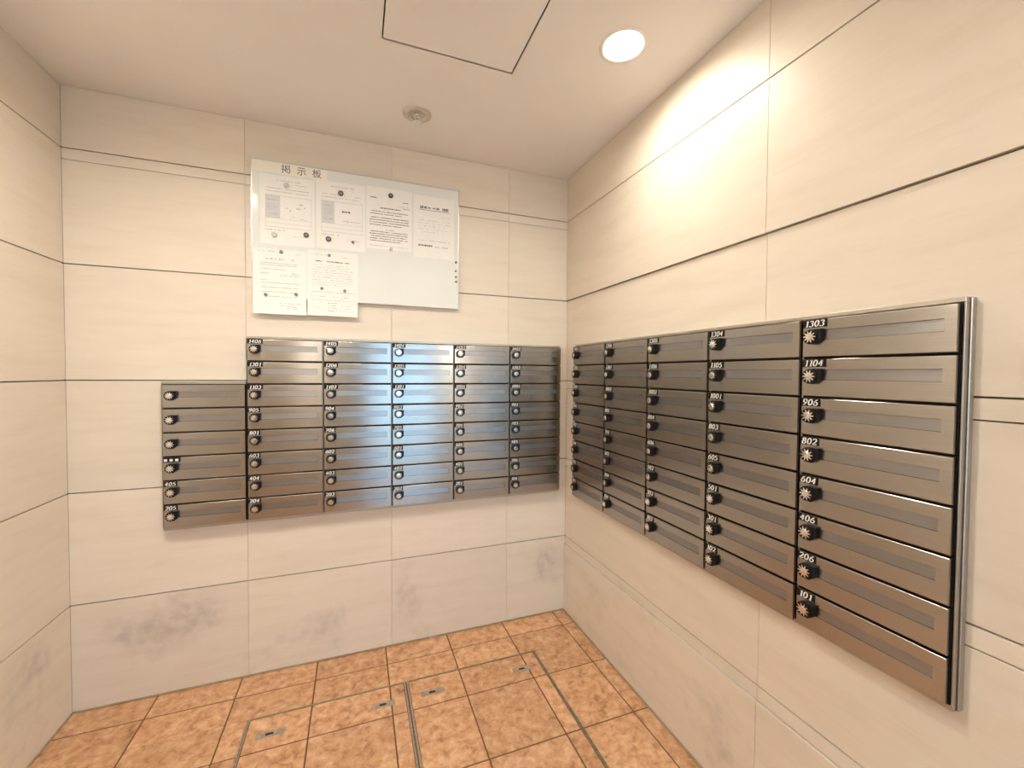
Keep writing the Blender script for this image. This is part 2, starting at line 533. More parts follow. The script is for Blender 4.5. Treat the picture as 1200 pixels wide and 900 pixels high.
# ---------------------------------------------------------------- ceiling
LIGHTS = [(-0.283, -0.905), (-1.75, -1.00), (-1.22, -1.15)]  # first one is in view; the other two are added out-of-view fill
RL = 0.062               # opening of a downlight
HX0, HX1, HY0, HY1 = -1.0235, -0.5770, -0.6545, -1.101     # ceiling hatch
cuts = [(lx - 0.09, lx + 0.09, ly - 0.09, ly + 0.09) for lx, ly in LIGHTS]
gx = sorted({-W - 0.012, 0.012, HX0, HX1, *[c for q in cuts for c in q[:2]]})
gy = sorted({YR - 0.12, 0.012, HY0, HY1, *[c for q in cuts for c in q[2:]]})
bm = bmesh.new()
for i in range(len(gx) - 1):
    for j in range(len(gy) - 1):
        mx, my = (gx[i] + gx[i + 1]) / 2, (gy[j] + gy[j + 1]) / 2
        if HX0 < mx < HX1 and HY1 < my < HY0:
            continue
        if any(q[0] < mx < q[1] and q[2] < my < q[3] for q in cuts):
            continue
        bm.faces.new([bm.verts.new((x, y, H)) for x, y in ((gx[i], gy[j]), (gx[i], gy[j + 1]), (gx[i + 1], gy[j + 1]), (gx[i + 1], gy[j]))])
for lx, ly in LIGHTS:
    n = 48
    outer, inner = [], []
    for k in range(n):
        a = 2 * math.pi * k / n
        c, s = math.cos(a), math.sin(a)
        f = 0.09 / max(abs(c), abs(s))
        outer.append(bm.verts.new((lx + f * c, ly + f * s, H)))
        inner.append(bm.verts.new((lx + RL * c, ly + RL * s, H)))
    for k in range(n):
        bm.faces.new((outer[k], inner[k], inner[(k + 1) % n], outer[(k + 1) % n]))
box(bm, (-W - 0.14, 0.14, H + 0.2), (0.14, YR - 0.14, H + 0.3))
ceiling = struct(link('ceiling', bm, CEIL))

hatch = thing('ceiling_hatch', ((HX0 + HX1) / 2, (HY0 + HY1) / 2, H), 'square painted access hatch outlined by a thin dark gap in the ceiling', 'ceiling hatch')
hw, hd = (HX1 - HX0) / 2, (HY0 - HY1) / 2
link('panel', boxbm((-hw + 0.0045, -hd + 0.0045, -0.0005), (hw - 0.0045, hd - 0.0045, 0.012), 0.0006), CEIL, hatch)
bm = bmesh.new()
box(bm, (-hw - 0.004, -hd - 0.004, 0.014), (hw + 0.004, hd + 0.004, 0.05))
link('backing_frame', bm, VOID, hatch)

for k, (lx, ly) in enumerate(LIGHTS):
    t = thing('downlight', (lx, ly, H), ['lit round recessed downlight in the ceiling near the right wall',
                                          'added unseen recessed downlight in the ceiling near the left wall',
                                          'added unseen recessed downlight in the middle of the ceiling, left of the hatch'][k], 'ceiling light', 'recessed downlights in the ceiling')
    bm = bmesh.new()
    lathe(bm, [(RL - 0.001, 0.003), (RL + 0.0, -0.001), (RL + 0.004, -0.003), (RL + 0.012, -0.003), (RL + 0.016, -0.0002)], 48)
    link('trim_ring', bm, TRIMW, t, True)
    bm = bmesh.new()
    lathe(bm, [(RL - 0.001, 0.003), (RL - 0.004, 0.05), (0.04, 0.105), (0.0005, 0.106)], 48)
    link('reflector', bm, REFLECT, t, True)
    bm = bmesh.new()
    lathe(bm, [(0.0005, 0.006), (0.018, 0.008), (0.034, 0.016), (0.043, 0.032), (0.040, 0.054), (0.022, 0.085), (0.018, 0.103)], 32)
    link('bulb', bm, BULB_WEAK if k == 0 else ADDED_BULB, t, True)

# concealed sprinkler
t = thing('ceiling_sprinkler', (-0.8645, -0.298, H), 'small round chrome fire sprinkler head set in the ceiling', 'sprinkler')
bm = bmesh.new()
lathe(bm, [(0.058, -0.0003), (0.057, -0.004), (0.048, -0.008), (0.036, -0.009), (0.031, -0.004), (0.028, -0.0005), (0.0005, -0.0005)], 40)
link('escutcheon', bm, NICKEL, t, True)
bm = bmesh.new()
lathe(bm, [(0.0115, -0.0006), (0.0115, -0.010), (0.009, -0.013), (0.0005, -0.013)], 20)
link('nozzle', bm, CHROME, t, True)
for s in (-1, 1):
    bm = bmesh.new()
    prev = None
    path = [(0.011 * s, -0.008), (0.020 * s, -0.014), (0.020 * s, -0.022), (0.010 * s, -0.031), (0.002 * s, -0.034)]
    for p in path:
        ring = [bm.verts.new((p[0] + a * 0.0022, b_ * 0.0034, p[1] + c_ * 0.0016)) for a, b_, c_ in ((-1, -1, -1), (1, -1, 1), (1, 1, 1), (-1, 1, -1))]
        if prev:
            for q in range(4):
                bm.faces.new((prev[q], prev[(q + 1) % 4], ring[(q + 1) % 4], ring[q]))
        prev = ring
    link('frame_arm', bm, CHROME, t)
bm = bmesh.new()
lathe(bm, [(0.0025, -0.012), (0.0025, -0.034)], 10)
link('glass_bulb', bm, CHROME, t, True)
bm = bmesh.new()
rr = []
for k in range(36):
    a = 2 * math.pi * k / 36
    r = 0.019 if k % 3 else 0.012
    rr.append((r * math.cos(a), r * math.sin(a)))
for z in (-0.034, -0.0355):
    bm.faces.new([bm.verts.new((x, y, z)) for x, y in (rr if z > -0.035 else rr[::-1])])
bm.verts.ensure_lookup_table()
for k in range(36):
    bm.faces.new((bm.verts[k], bm.verts[(k + 1) % 36], bm.verts[36 + (35 - (k + 1) % 36)], bm.verts[36 + 35 - k]))
link('deflector', bm, CHROME, t)

# opal wall lamps behind the camera, added for fill and reflected streaks
for loc, rz, lab in (((-1.62, YR, 1.78), math.pi, 'added unseen opal globe wall lamp on the rear wall beside the door'),
                     ((0.0, -2.55, 1.78), -math.pi / 2, 'added unseen opal globe wall lamp on the right wall behind the camera')):
    t = thing('added_wall_lamp', loc, lab, 'wall lamp', 'added opal wall lamps behind the camera', rz)
    bm = bmesh.new()
    lathe(bm, [(0.0005, 0.001), (0.045, 0.001), (0.045, 0.012), (0.012, 0.016), (0.012, 0.07)], 28, (0, 0, 0), 'y')
    link('bracket', bm, EDGE, t, True)
    bm = bmesh.new()
    bmesh.ops.create_uvsphere(bm, u_segments=24, v_segments=14, radius=0.07, matrix=Matrix.Translation((0, -0.135, 0)))
    link('globe', bm, OPAL, t, True)

# ---------------------------------------------------------------- mailboxes
CH = 0.0970              # row pitch
ZB = 0.6974              # underside of the lowest row
YF = -0.044              # door face, in front of the wall
CWB, CWR, CWL = 0.2958, 0.2982, 0.2918


def grain_uv(bm):
    uv = bm.loops.layers.uv.new('grain')
    for f in bm.faces:
        for l in f.loops:
            l[uv].uv = (l.vert.co.z, l.vert.co.x + l.vert.co.y)


SX0, SX1R, SZ0, SZ1 = 0.050, 0.021, CH - 0.0540, CH - 0.0290      # mail slot


def door_mesh(cw):
    bm = bmesh.new()
    x0, x3, z0, z3 = 0.0055, cw - 0.0005, 0.0028, CH - 0.0028
    X = [x0 + 0.0022, SX0, cw - SX1R, x3 - 0.0022]
    Zs = [z0 + 0.0022, SZ0, SZ1, z3 - 0.0022]
    g = [[bm.verts.new((x, YF, z)) for z in Zs] for x in X]
    for i in range(3):
        for j in range(3):
            if (i, j) != (1, 1):
                bm.faces.new((g[i][j], g[i + 1][j], g[i + 1][j + 1], g[i][j + 1]))
    # slot returns
    hole = [g[1][1], g[2][1], g[2][2], g[1][2]]
    back = [bm.verts.new((v.co.x, YF + 0.006, v.co.z)) for v in hole]
    for k in range(4):
        bm.faces.new((hole[k], back[k], back[(k + 1) % 4], hole[(k + 1) % 4]))
    # folded edge: chamfer, then the return back towards the case
    outer = [g[i][0] for i in range(4)] + [g[3][j] for j in range(1, 4)] + [g[i][3] for i in (2, 1, 0)] + [g[0][j] for j in (2, 1)]

    def push(v, d, y):
        x = v.co.x + (-d if abs(v.co.x - X[0]) < 1e-9 else d if abs(v.co.x - X[3]) < 1e-9 else 0)
        z = v.co.z + (-d if abs(v.co.z - Zs[0]) < 1e-9 else d if abs(v.co.z - Zs[3]) < 1e-9 else 0)
        return bm.verts.new((x, y, z))
    rings = [outer] + [[push(v, d, YF + y) for v in outer] for d, y in ((0.0011, 0.0003), (0.0019, 0.0011), (0.0022, 0.0022), (0.0022, 0.0125))]
    n = len(outer)
    for ra, rb in zip(rings, rings[1:]):
        for k in range(n):
            bm.faces.new((ra[k], rb[k], rb[(k + 1) % n], ra[(k + 1) % n]))
    bmesh.ops.recalc_face_normals(bm, faces=bm.faces)
    # the sheet is open behind, so make sure the front faces outwards
    bm.normal_update()
    bm.faces.ensure_lookup_table()
    if bm.faces[0].normal.y > 0:
        bmesh.ops.reverse_faces(bm, faces=bm.faces)
    grain_uv(bm)
    return mesh_of('door', bm, STEEL)


def flap_mesh(cw):
    bm = bmesh.new()
    box(bm, (SX0 + 0.0004, YF + 0.0016, SZ0 + 0.0006), (cw - SX1R - 0.0006, YF + 0.0030, SZ1 - 0.0006))
    for v in bm.verts:
        v.co.y += (v.co.z - SZ0) / (SZ1 - SZ0) * 0.0016
    grain_uv(bm)
    return mesh_of('slot_flap', bm, FLAP)


def body_mesh(cw):
    return mesh_of('body', boxbm((0.001, -0.004, 0.001), (cw - 0.001, -0.0295, CH - 0.001)), VOID)


DCX, DCZ = 0.0320, CH - 0.0455


def lock_mesh():
    bm = bmesh.new()
    r = 0.0185
    pts = [(r * math.cos(math.radians(a)), r * math.sin(math.radians(a))) for a in range(90, 271, 15)]
    pts += [(0.010, -r), (0.0235, -0.0075), (0.0235, r)]
    loops = []
    for y, s in ((YF + 0.002, 1.0), (YF - 0.0100, 1.0), (YF - 0.0112, 0.94)):
        loops.append([bm.verts.new((DCX + x * s, y, DCZ + z * s)) for x, z in pts])
    n = len(pts)
    for i in range(2):
        for k in range(n):
            bm.faces.new((loops[i][k], loops[i][(k + 1) % n], loops[i + 1][(k + 1) % n], loops[i + 1][k]))
    bm.faces.new(loops[2])
    lathe(bm, [(0.0172, 0.0108 - YF), (0.0172, 0.0140 - YF), (0.0164, 0.0148 - YF), (0.0005, 0.0148 - YF)], 24, (DCX, 0, DCZ), 'y')
    bmesh.ops.recalc_face_normals(bm, faces=bm.faces)
    return mesh_of('dial_lock', bm, BLACK)


def star_mesh():
    bm = bmesh.new()
    lathe(bm, [(0.0088, 0.0147 - YF), (0.0088, 0.0158 - YF), (0.0072, 0.0168 - YF), (0.0003, 0.0171 - YF)], 20, (DCX, 0, DCZ), 'y')
    for k in range(10):
        a = 2 * math.pi * k / 10
        c, s = math.cos(a), math.sin(a)
        def P(r, w, y):
            return bm.verts.new((DCX + r * c - w * s, y, DCZ + r * s + w * c))
        top = [P(0.0080, -0.0022, YF - 0.0156), P(0.0149, -0.0009, YF - 0.0153), P(0.0149, 0.0009, YF - 0.0153), P(0.0080, 0.0022, YF - 0.0156)]
        bot = [P(0.0080, -0.0022, YF - 0.0147), P(0.0149, -0.0009, YF - 0.0147), P(0.0149, 0.0009, YF - 0.0147), P(0.0080, 0.0022, YF - 0.0147)]
        bm.faces.new(top)
        for q in range(4):
            bm.faces.new((top[q], bot[q], bot[(q + 1) % 4], top[(q + 1) % 4]))
    bmesh.ops.recalc_face_normals(bm, faces=bm.faces)
    return mesh_of('dial_star', bm, CHROME)


def arc(cx, cy, rx, ry, a0, a1, n=12):
    return [(cx + rx * math.cos(math.radians(a0 + (a1 - a0) * k / n)), cy + ry * math.sin(math.radians(a0 + (a1 - a0) * k / n))) for k in range(n + 1)]


DIG = {     # pen paths of slanted book numerals, box 0..0.6 x 0..1
    '0': [arc(0.30, 0.5, 0.24, 0.46, 0, 360, 24)],
    '1': [[(0.14, 0.84), (0.32, 0.95), (0.32, 0.05)], [(0.14, 0.03), (0.50, 0.03)]],
    '2': [arc(0.29, 0.72, 0.22, 0.24, 165, -20, 12) + [(0.40, 0.45), (0.10, 0.08)], [(0.07, 0.06), (0.52, 0.06)], [(0.52, 0.06), (0.55, 0.20)]],
    '3': [arc(0.28, 0.75, 0.21, 0.20, 160, -90, 12), arc(0.27, 0.29, 0.25, 0.26, 90, -155, 14)],
    '4': [[(0.40, 0.95), (0.05, 0.31)], [(0.05, 0.31), (0.57, 0.31)], [(0.41, 0.95), (0.41, 0.04)]],
    '5': [[(0.17, 0.93), (0.52, 0.93)], [(0.17, 0.93), (0.13, 0.55)], arc(0.27, 0.32, 0.25, 0.27, 115, -150, 16)],
    '6': [[(0.50, 0.93), (0.30, 0.83), (0.13, 0.58), (0.07, 0.32)], arc(0.30, 0.30, 0.23, 0.27, 0, 360, 20)],
    '7': [[(0.08, 0.93), (0.55, 0.93)], [(0.55, 0.93), (0.22, 0.04)], [(0.08, 0.93), (0.06, 0.80)]],
    '8': [arc(0.30, 0.74, 0.19, 0.21, 0, 360, 20), arc(0.30, 0.27, 0.23, 0.24, 0, 360, 20)],
    '9': [[(0.10, 0.07), (0.30, 0.17), (0.47, 0.42), (0.53, 0.68)], arc(0.30, 0.70, 0.23, 0.27, 0, 360, 20)],
}


def numerals_mesh(text, x, z, h, y):
    bm = bmesh.new()
    for ch in text:
        for path in DIG[ch]:
            closed = math.dist(path[0], path[-1]) < 1e-6
            n = len(path)
            L = []
            for i, p in enumerate(path):
                a = path[i - 1] if i else (path[-2] if closed else p)
                b = path[i + 1] if i < n - 1 else (path[1] if closed else p)
                tx, ty = b[0] - a[0], b[1] - a[1]
                d = math.hypot(tx, ty) or 1
                tx, ty = tx / d, ty / d
                w = 0.045 + 0.055 * abs(ty)
                e = [(p[0] - ty * w, p[1] + tx * w), (p[0] + ty * w, p[1] - tx * w)]
                L.append([bm.verts.new((x + (q[0] * 1.12 + 0.20 * q[1]) * h, y, z + q[1] * h)) for q in e])
            for i in range(n - 1):
                bm.faces.new((L[i][0], L[i][1], L[i + 1][1], L[i + 1][0]))
        x += h * (0.66 if ch == '1' else 0.82)
    bmesh.ops.recalc_face_normals(bm, faces=bm.faces)
    for f in bm.faces:
        f.normal_update()
        if f.normal.y > 0:
            f.normal_flip()
    return mesh_of('numerals', bm, WHITE)


PLATE = {n: mesh_of('number_plate', boxbm((0.0068, YF + 0.0005, CH - 0.0222), (0.0068 + w, YF - 0.0011, CH - 0.0034), 0.0003), BLACK) for n, w in ((3, 0.0455), (4, 0.0570))}
LOCK, STAR = lock_mesh(), star_mesh()
MESH = {}
for key, cw in (('b', CWB), ('r', CWR), ('l', CWL)):
    MESH[key] = (body_mesh(cw), door_mesh(cw), flap_mesh(cw))

ORD = ['first', 'second', 'third', 'fourth', 'fifth', 'sixth', 'seventh', 'eighth']


def mailbox(kind, loc, rz, number, label, group):
    t = thing('mailbox', loc, label, 'mailbox', group, rz)
    b_, d_, f_ = MESH[kind]
    shared('body', b_, t)
    d = shared('door', d_, t)
    d.rotation_euler = (math.radians(random.uniform(-0.10, 0.10)), 0, math.radians(random.uniform(-0.06, 0.06)))
    shared('slot_flap', f_, t)
    l = shared('dial_lock', LOCK, t)
    s = shared('dial_star', STAR, l)
    if number == 'squares':
        p = shared('number_plate', PLATE[4], t)
        sq = bmesh.new()
        for k in range(3):
            p2 = shared('white_square', WSQ, p, (0.0090 + 0.0185 * k, 0, 0))
    elif number:
        p = shared('number_plate', PLATE[len(number)], t)
        w = sum(0.66 if c == '1' else 0.82 for c in number) * 0.0155 + 0.001
        pw = 0.0570 if len(number) == 4 else 0.0455
        shared('numerals', numerals_mesh(number, 0.0068 + (pw - w) / 2, CH - 0.0205, 0.0155, YF - 0.0013), p)
    return t


WSQ = mesh_of('white_square', boxbm((0, YF - 0.0008, CH - 0.0185), (0.0110, YF - 0.0015, CH - 0.0085), 0.0003), WHITE)

BACK = [['1406', '1405', '1404', '1403', '1402'], ['1301', '1206', '1205', '1204', '1203'], ['1103', '1102', '1101', '1006', '1005'],
        ['905', '904', '903', '902', '901'], ['801', '706', '705', '704', '703'], ['603', '602', '601', '506', '505'],
        ['404', '403', '402', '401', '306'], ['204', '203', '202', '201', '106']]
RIGHT = [['1401', '1306', '1305', '1304', '1303'], ['1202', '1201', '1106', '1105', '1104'], ['1004', '1003', '1002', '1001', '906'],
         ['806', '805', '804', '803', '802'], ['702', '701', '606', '605', '604'], ['504', '503', '502', '501', '406'],
         ['305', '304', '303', '301', '206'], ['105', '104', '103', '102', '101']]
XB, XL, YRB = -1.738 * 0.885, -2.0690 * 0.885, -0.1495
GB, GR, GL = 'steel mailboxes of the wide block on the back wall', 'steel mailboxes of the block on the right wall', 'steel mailboxes of the short column on the back wall'
for r in range(8):
    z = ZB + (7 - r) * CH
    rowname = 'top row' if r == 0 else 'bottom row' if r == 7 else ORD[r] + ' row'
    for c in range(5):
        num = BACK[r][c]
        legible = c < 3
        colname = ['left column', 'second column', 'middle column', 'fourth column', 'column beside the corner'][c]
        lab = f'steel mailbox {num + " " if legible else ""}in {rowname}, {colname} of wide back wall block'
        mailbox('b', (XB + c * CWB, 0, z), 0.0, num, lab, GB)
    for c in range(5):
        num = RIGHT[r][c]
        legible = c > 2
        colname = ['column beside the corner', 'second column from corner', 'middle column', 'fourth column from corner', 'nearest column'][c]
        lab = f'steel mailbox {num + " " if legible else ""}in {rowname}, {colname} of right wall block'
        mailbox('r', (0, YRB - c * CWR, z), -math.pi / 2, num, lab, GR)
left = [None, None, None, 'squares', '405', '205']
lab_left = ['unnumbered steel mailbox, topmost of the short left column on the back wall',
            'unnumbered steel mailbox, second from the top of the short left column on the back wall',
            'unnumbered steel mailbox, third from the top of the short left column on the back wall',
            'steel mailbox with three white squares on its black plate in the short left column',
            'steel mailbox 405, second from the bottom of the short left column on the back wall',
            'steel mailbox 205, lowest of the short left column on the back wall']
for r in range(6):
    mailbox('l', (XL, 0, ZB + (5 - r) * CH), 0.0, left[r], lab_left[r], GL)


def casing(loc, rz, cols, cw, rows, label, near_flange, rim_left=True, rim_right=True):
    t = thing('mailbox_casing', loc, label, 'casing', 'steel casings around the mailbox blocks', rz)
    w, h = cols * cw, rows * CH
    e0, e1 = (-0.0025 if rim_left else 0.0), (w + 0.003 if rim_right else w)
    link('back_panel', boxbm((0, -0.0004, 0), (w, -0.0036, h)), VOID, t)
    link('top_rim', boxbm((e0, -0.0005, h + 0.0003), (e1, -0.0300, h + 0.0105), 0.001), EDGE, t)
    link('bottom_rim', boxbm((e0, -0.0005, -0.0120), (e1, -0.0250, -0.0003), 0.001), EDGE, t)
    if rim_left:
        link('side_rim', boxbm((-0.0025, -0.0005, -0.0002), (-0.0002, -0.0290, h + 0.0002), 0.0006), EDGE, t)
    if rim_right:
        link('side_rim', boxbm((w + 0.0002, -0.0005, -0.0002), (w + 0.0030, -0.0295, h + 0.0002), 0.0006), EDGE, t)
    if near_flange:
        link('side_flange', boxbm((w + 0.0032, -0.0005, -0.0118), (w + 0.0065, -0.0165, h + 0.0105), 0.0012), EDGE, t)
    for c in range(1, cols):
        link('divider', boxbm((c * cw + 0.0002, -0.0296, 0.0), (c * cw + 0.0024, -0.0345, h), 0.0004), EDGE, t)


casing((XB, 0, ZB), 0, 5, CWB, 8, 'thin steel casing framing the wide mailbox block on the back wall', False, False)
casing((XL, 0, ZB), 0, 1, CWL, 6, 'thin steel casing framing the short left mailbox column on the back wall', False, True, False)
casing((0, YRB, ZB), -math.pi / 2, 5, CWR, 8, 'thin steel casing framing the mailbox block on the right wall', True)

# ---------------------------------------------------------------- notice board
KANJI = [([(0.482,0.609),(0.818,0.609),(0.818,0.522),(0.482,0.522),(0.482,0.749),(0.818,0.749),(0.818,0.663),(0.482,0.663),(0.672,0.281),(0.589,0.246),(0.488,0.214),(0.488,0.288),(0.463,0.288),(0.49,0.324),(0.866,0.324),(0.843,0.085),(0.814,-0.006),(0.799,-0.015),(0.778,-0.017),(0.732,-0.016),(0.661,-0.012),(0.675,-0.044),(0.682,-0.076),(0.753,-0.079),(0.807,-0.078),(0.845,-0.07),(0.875,-0.048),(0.912,0.065),(0.938,0.356),(0.939,0.376),(0.94,0.389),(0.531,0.389),(0.551,0.427),(0.568,0.465),(0.89,0.465),(0.89,0.805),(0.413,0.805),(0.413,0.465),(0.491,0.465),(0.408,0.331),(0.297,0.226),(0.327,0.201),(0.352,0.175),(0.388,0.206),(0.423,0.241),(0.423,0.102),(0.443,0.033),(0.525,0.015),(0.598,0.015),(0.671,0.015),(0.735,0.037),(0.76,0.122),(0.728,0.133),(0.7,0.147),(0.691,0.088),(0.663,0.076),(0.595,0.076),(0.532,0.076),(0.496,0.081),(0.488,0.103),(0.488,0.158),(0.609,0.191),(0.719,0.232),(0.18,0.839),(0.18,0.638),(0.044,0.638),(0.044,0.568),(0.18,0.568),(0.18,0.35),(0.027,0.308),(0.045,0.235),(0.18,0.276),(0.18,0.011),(0.176,-0.004),(0.162,-0.008),(0.124,-0.008),(0.062,-0.007),(0.076,-0.044),(0.085,-0.079),(0.166,-0.077),(0.217,-0.065),(0.244,-0.038),(0.252,0.012),(0.252,0.299),(0.358,0.332),(0.349,0.399),(0.252,0.371),(0.252,0.568),(0.353,0.568),(0.353,0.638),(0.252,0.638),(0.252,0.839)],[(64,91,63),(64,90,91),(37,4,36),(4,35,36),(4,5,35),(5,34,35),(37,7,4),(6,34,5),(37,0,7),(0,6,7),(0,1,6),(1,34,6),(66,64,65),(66,90,64),(66,89,90),(66,88,89),(37,3,0),(2,34,1),(67,88,66),(68,87,67),(87,88,67),(68,86,87),(37,2,3),(37,34,2),(38,34,37),(39,33,38),(33,34,38),(39,32,33),(39,31,32),(86,84,85),(39,30,31),(39,29,30),(39,28,29),(68,84,86),(39,14,28),(14,27,28),(69,84,68),(69,83,84),(40,13,39),(13,14,39),(40,12,13),(15,27,14),(70,83,69),(70,71,83),(71,82,83),(40,11,12),(40,44,11),(44,10,11),(9,62,8),(72,82,71),(10,62,9),(40,43,44),(45,10,44),(10,61,62),(41,43,40),(45,60,10),(60,61,10),(41,42,43),(45,59,60),(54,52,53),(54,51,52),(54,50,51),(45,58,59),(46,58,45),(55,50,54),(16,27,15),(46,57,58),(46,56,57),(46,55,56),(46,50,55),(16,26,27),(46,49,50),(47,49,46),(48,49,47),(72,81,82),(73,81,72),(74,81,73),(17,26,16),(77,75,76),(77,74,75),(77,81,74),(21,19,20),(18,26,17),(21,18,19),(21,26,18),(77,80,81),(78,80,77),(22,26,21),(22,25,26),(78,79,80),(22,24,25),(23,24,22)]),([(0.149,0.766),(0.149,0.692),(0.853,0.692),(0.853,0.766),(0.234,0.351),(0.149,0.188),(0.035,0.056),(0.071,0.035),(0.104,0.011),(0.219,0.153),(0.311,0.33),(0.684,0.32),(0.788,0.161),(0.859,0.01),(0.934,0.044),(0.86,0.193),(0.753,0.349),(0.06,0.523),(0.06,0.449),(0.461,0.449),(0.461,0.019),(0.456,0.003),(0.437,-0.002),(0.379,-0.003),(0.284,0.0),(0.301,-0.04),(0.311,-0.079),(0.423,-0.077),(0.494,-0.066),(0.532,-0.038),(0.542,0.018),(0.542,0.449),(0.941,0.449),(0.941,0.523)],[(18,33,17),(18,32,33),(19,32,18),(20,31,19),(31,32,19),(20,30,31),(5,10,4),(11,15,16),(5,9,10),(12,15,11),(12,14,15),(6,9,5),(13,14,12),(6,7,9),(7,8,9),(21,30,20),(21,29,30),(22,29,21),(25,23,24),(23,29,22),(25,29,23),(25,28,29),(26,28,25),(26,27,28),(1,3,0),(1,2,3)]),([(0.197,0.84),(0.197,0.647),(0.058,0.647),(0.058,0.577),(0.191,0.577),(0.124,0.366),(0.032,0.197),(0.053,0.162),(0.071,0.125),(0.139,0.255),(0.197,0.421),(0.197,-0.079),(0.267,-0.079),(0.267,0.456),(0.308,0.376),(0.339,0.309),(0.385,0.366),(0.329,0.455),(0.267,0.546),(0.267,0.577),(0.387,0.577),(0.387,0.647),(0.267,0.647),(0.267,0.84),(0.879,0.821),(0.675,0.771),(0.428,0.746),(0.428,0.502),(0.409,0.231),(0.306,-0.04),(0.338,-0.06),(0.368,-0.082),(0.475,0.193),(0.501,0.476),(0.531,0.476),(0.586,0.298),(0.664,0.144),(0.56,0.048),(0.44,-0.019),(0.465,-0.048),(0.486,-0.08),(0.604,-0.011),(0.708,0.082),(0.802,-0.013),(0.915,-0.082),(0.939,-0.048),(0.967,-0.018),(0.851,0.047),(0.756,0.141),(0.85,0.313),(0.911,0.533),(0.864,0.547),(0.851,0.544),(0.501,0.544),(0.501,0.685),(0.732,0.711),(0.929,0.761),(0.827,0.476),(0.779,0.329),(0.71,0.204),(0.645,0.332),(0.598,0.476)],[(1,23,0),(1,22,23),(25,56,24),(26,56,25),(26,55,56),(27,54,26),(54,55,26),(27,53,54),(3,1,2),(3,22,1),(3,21,22),(3,20,21),(4,20,3),(5,19,4),(19,20,4),(5,18,19),(52,50,51),(5,10,18),(10,13,18),(13,17,18),(27,52,53),(27,50,52),(27,57,50),(57,49,50),(28,33,27),(33,57,27),(28,32,33),(34,57,33),(35,61,34),(61,57,34),(35,60,61),(58,49,57),(10,12,13),(14,17,13),(14,16,17),(5,9,10),(11,12,10),(15,16,14),(6,9,5),(35,59,60),(59,49,58),(59,48,49),(36,59,35),(6,7,9),(7,8,9),(29,32,28),(36,48,59),(29,30,32),(30,31,32),(37,48,36),(37,42,48),(42,47,48),(37,41,42),(43,47,42),(38,41,37),(43,46,47),(38,39,41),(39,40,41),(44,45,43),(45,46,43)])]
BX0, BX1, BZ0, BZ1 = -1.518, -0.622, 1.653, 2.2385
YB = -0.0225
t = thing('notice_board', ((BX0 + BX1) / 2, 0, BZ0), 'glossy white notice board with a Japanese heading on the back wall', 'notice board')
inv = Vector(((BX0 + BX1) / 2, 0, BZ0))
for nm, a, b_, m in (('board_panel', (BX0 + 0.004, -0.0008, BZ0 + 0.004), (BX1 - 0.004, YB, BZ1 - 0.004), BOARD),
                     ('edge_trim', (BX0, -0.0006, BZ0), (BX1, YB - 0.0012, BZ0 + 0.0038), ALU),
                     ('edge_trim', (BX0, -0.0006, BZ1 - 0.0038), (BX1, YB - 0.0012, BZ1), ALU),
                     ('edge_trim', (BX0, -0.0006, BZ0 + 0.0039), (BX0 + 0.0038, YB - 0.0012, BZ1 - 0.0039), ALU),
                     ('edge_trim', (BX1 - 0.0038, -0.0006, BZ0 + 0.0039), (BX1, YB - 0.0012, BZ1 - 0.0039), ALU)):
    o = link(nm, boxbm(a, b_, 0.0006), m, t)
    o.location = -inv
hd_ = link('heading_strip', boxbm((-1.512, YB - 0.0001, 2.187), (-1.222, YB - 0.0006, 2.2325)), CREAM_STRIP, t)
hd_.location = -inv
bm = bmesh.new()
for (vs_, ps_), x in zip(KANJI, (-1.4045, -1.3435, -1.2830)):
    s = 0.0385
    vv = [bm.verts.new((x + a * s, YB - 0.0009, 2.1955 + b_ * s)) for a, b_ in vs_]
    for p in ps_:
        try:
            f = bm.faces.new([vv[i] for i in p])
        except ValueError:
            pass
kj = link('heading_text', bm, INK, hd_)


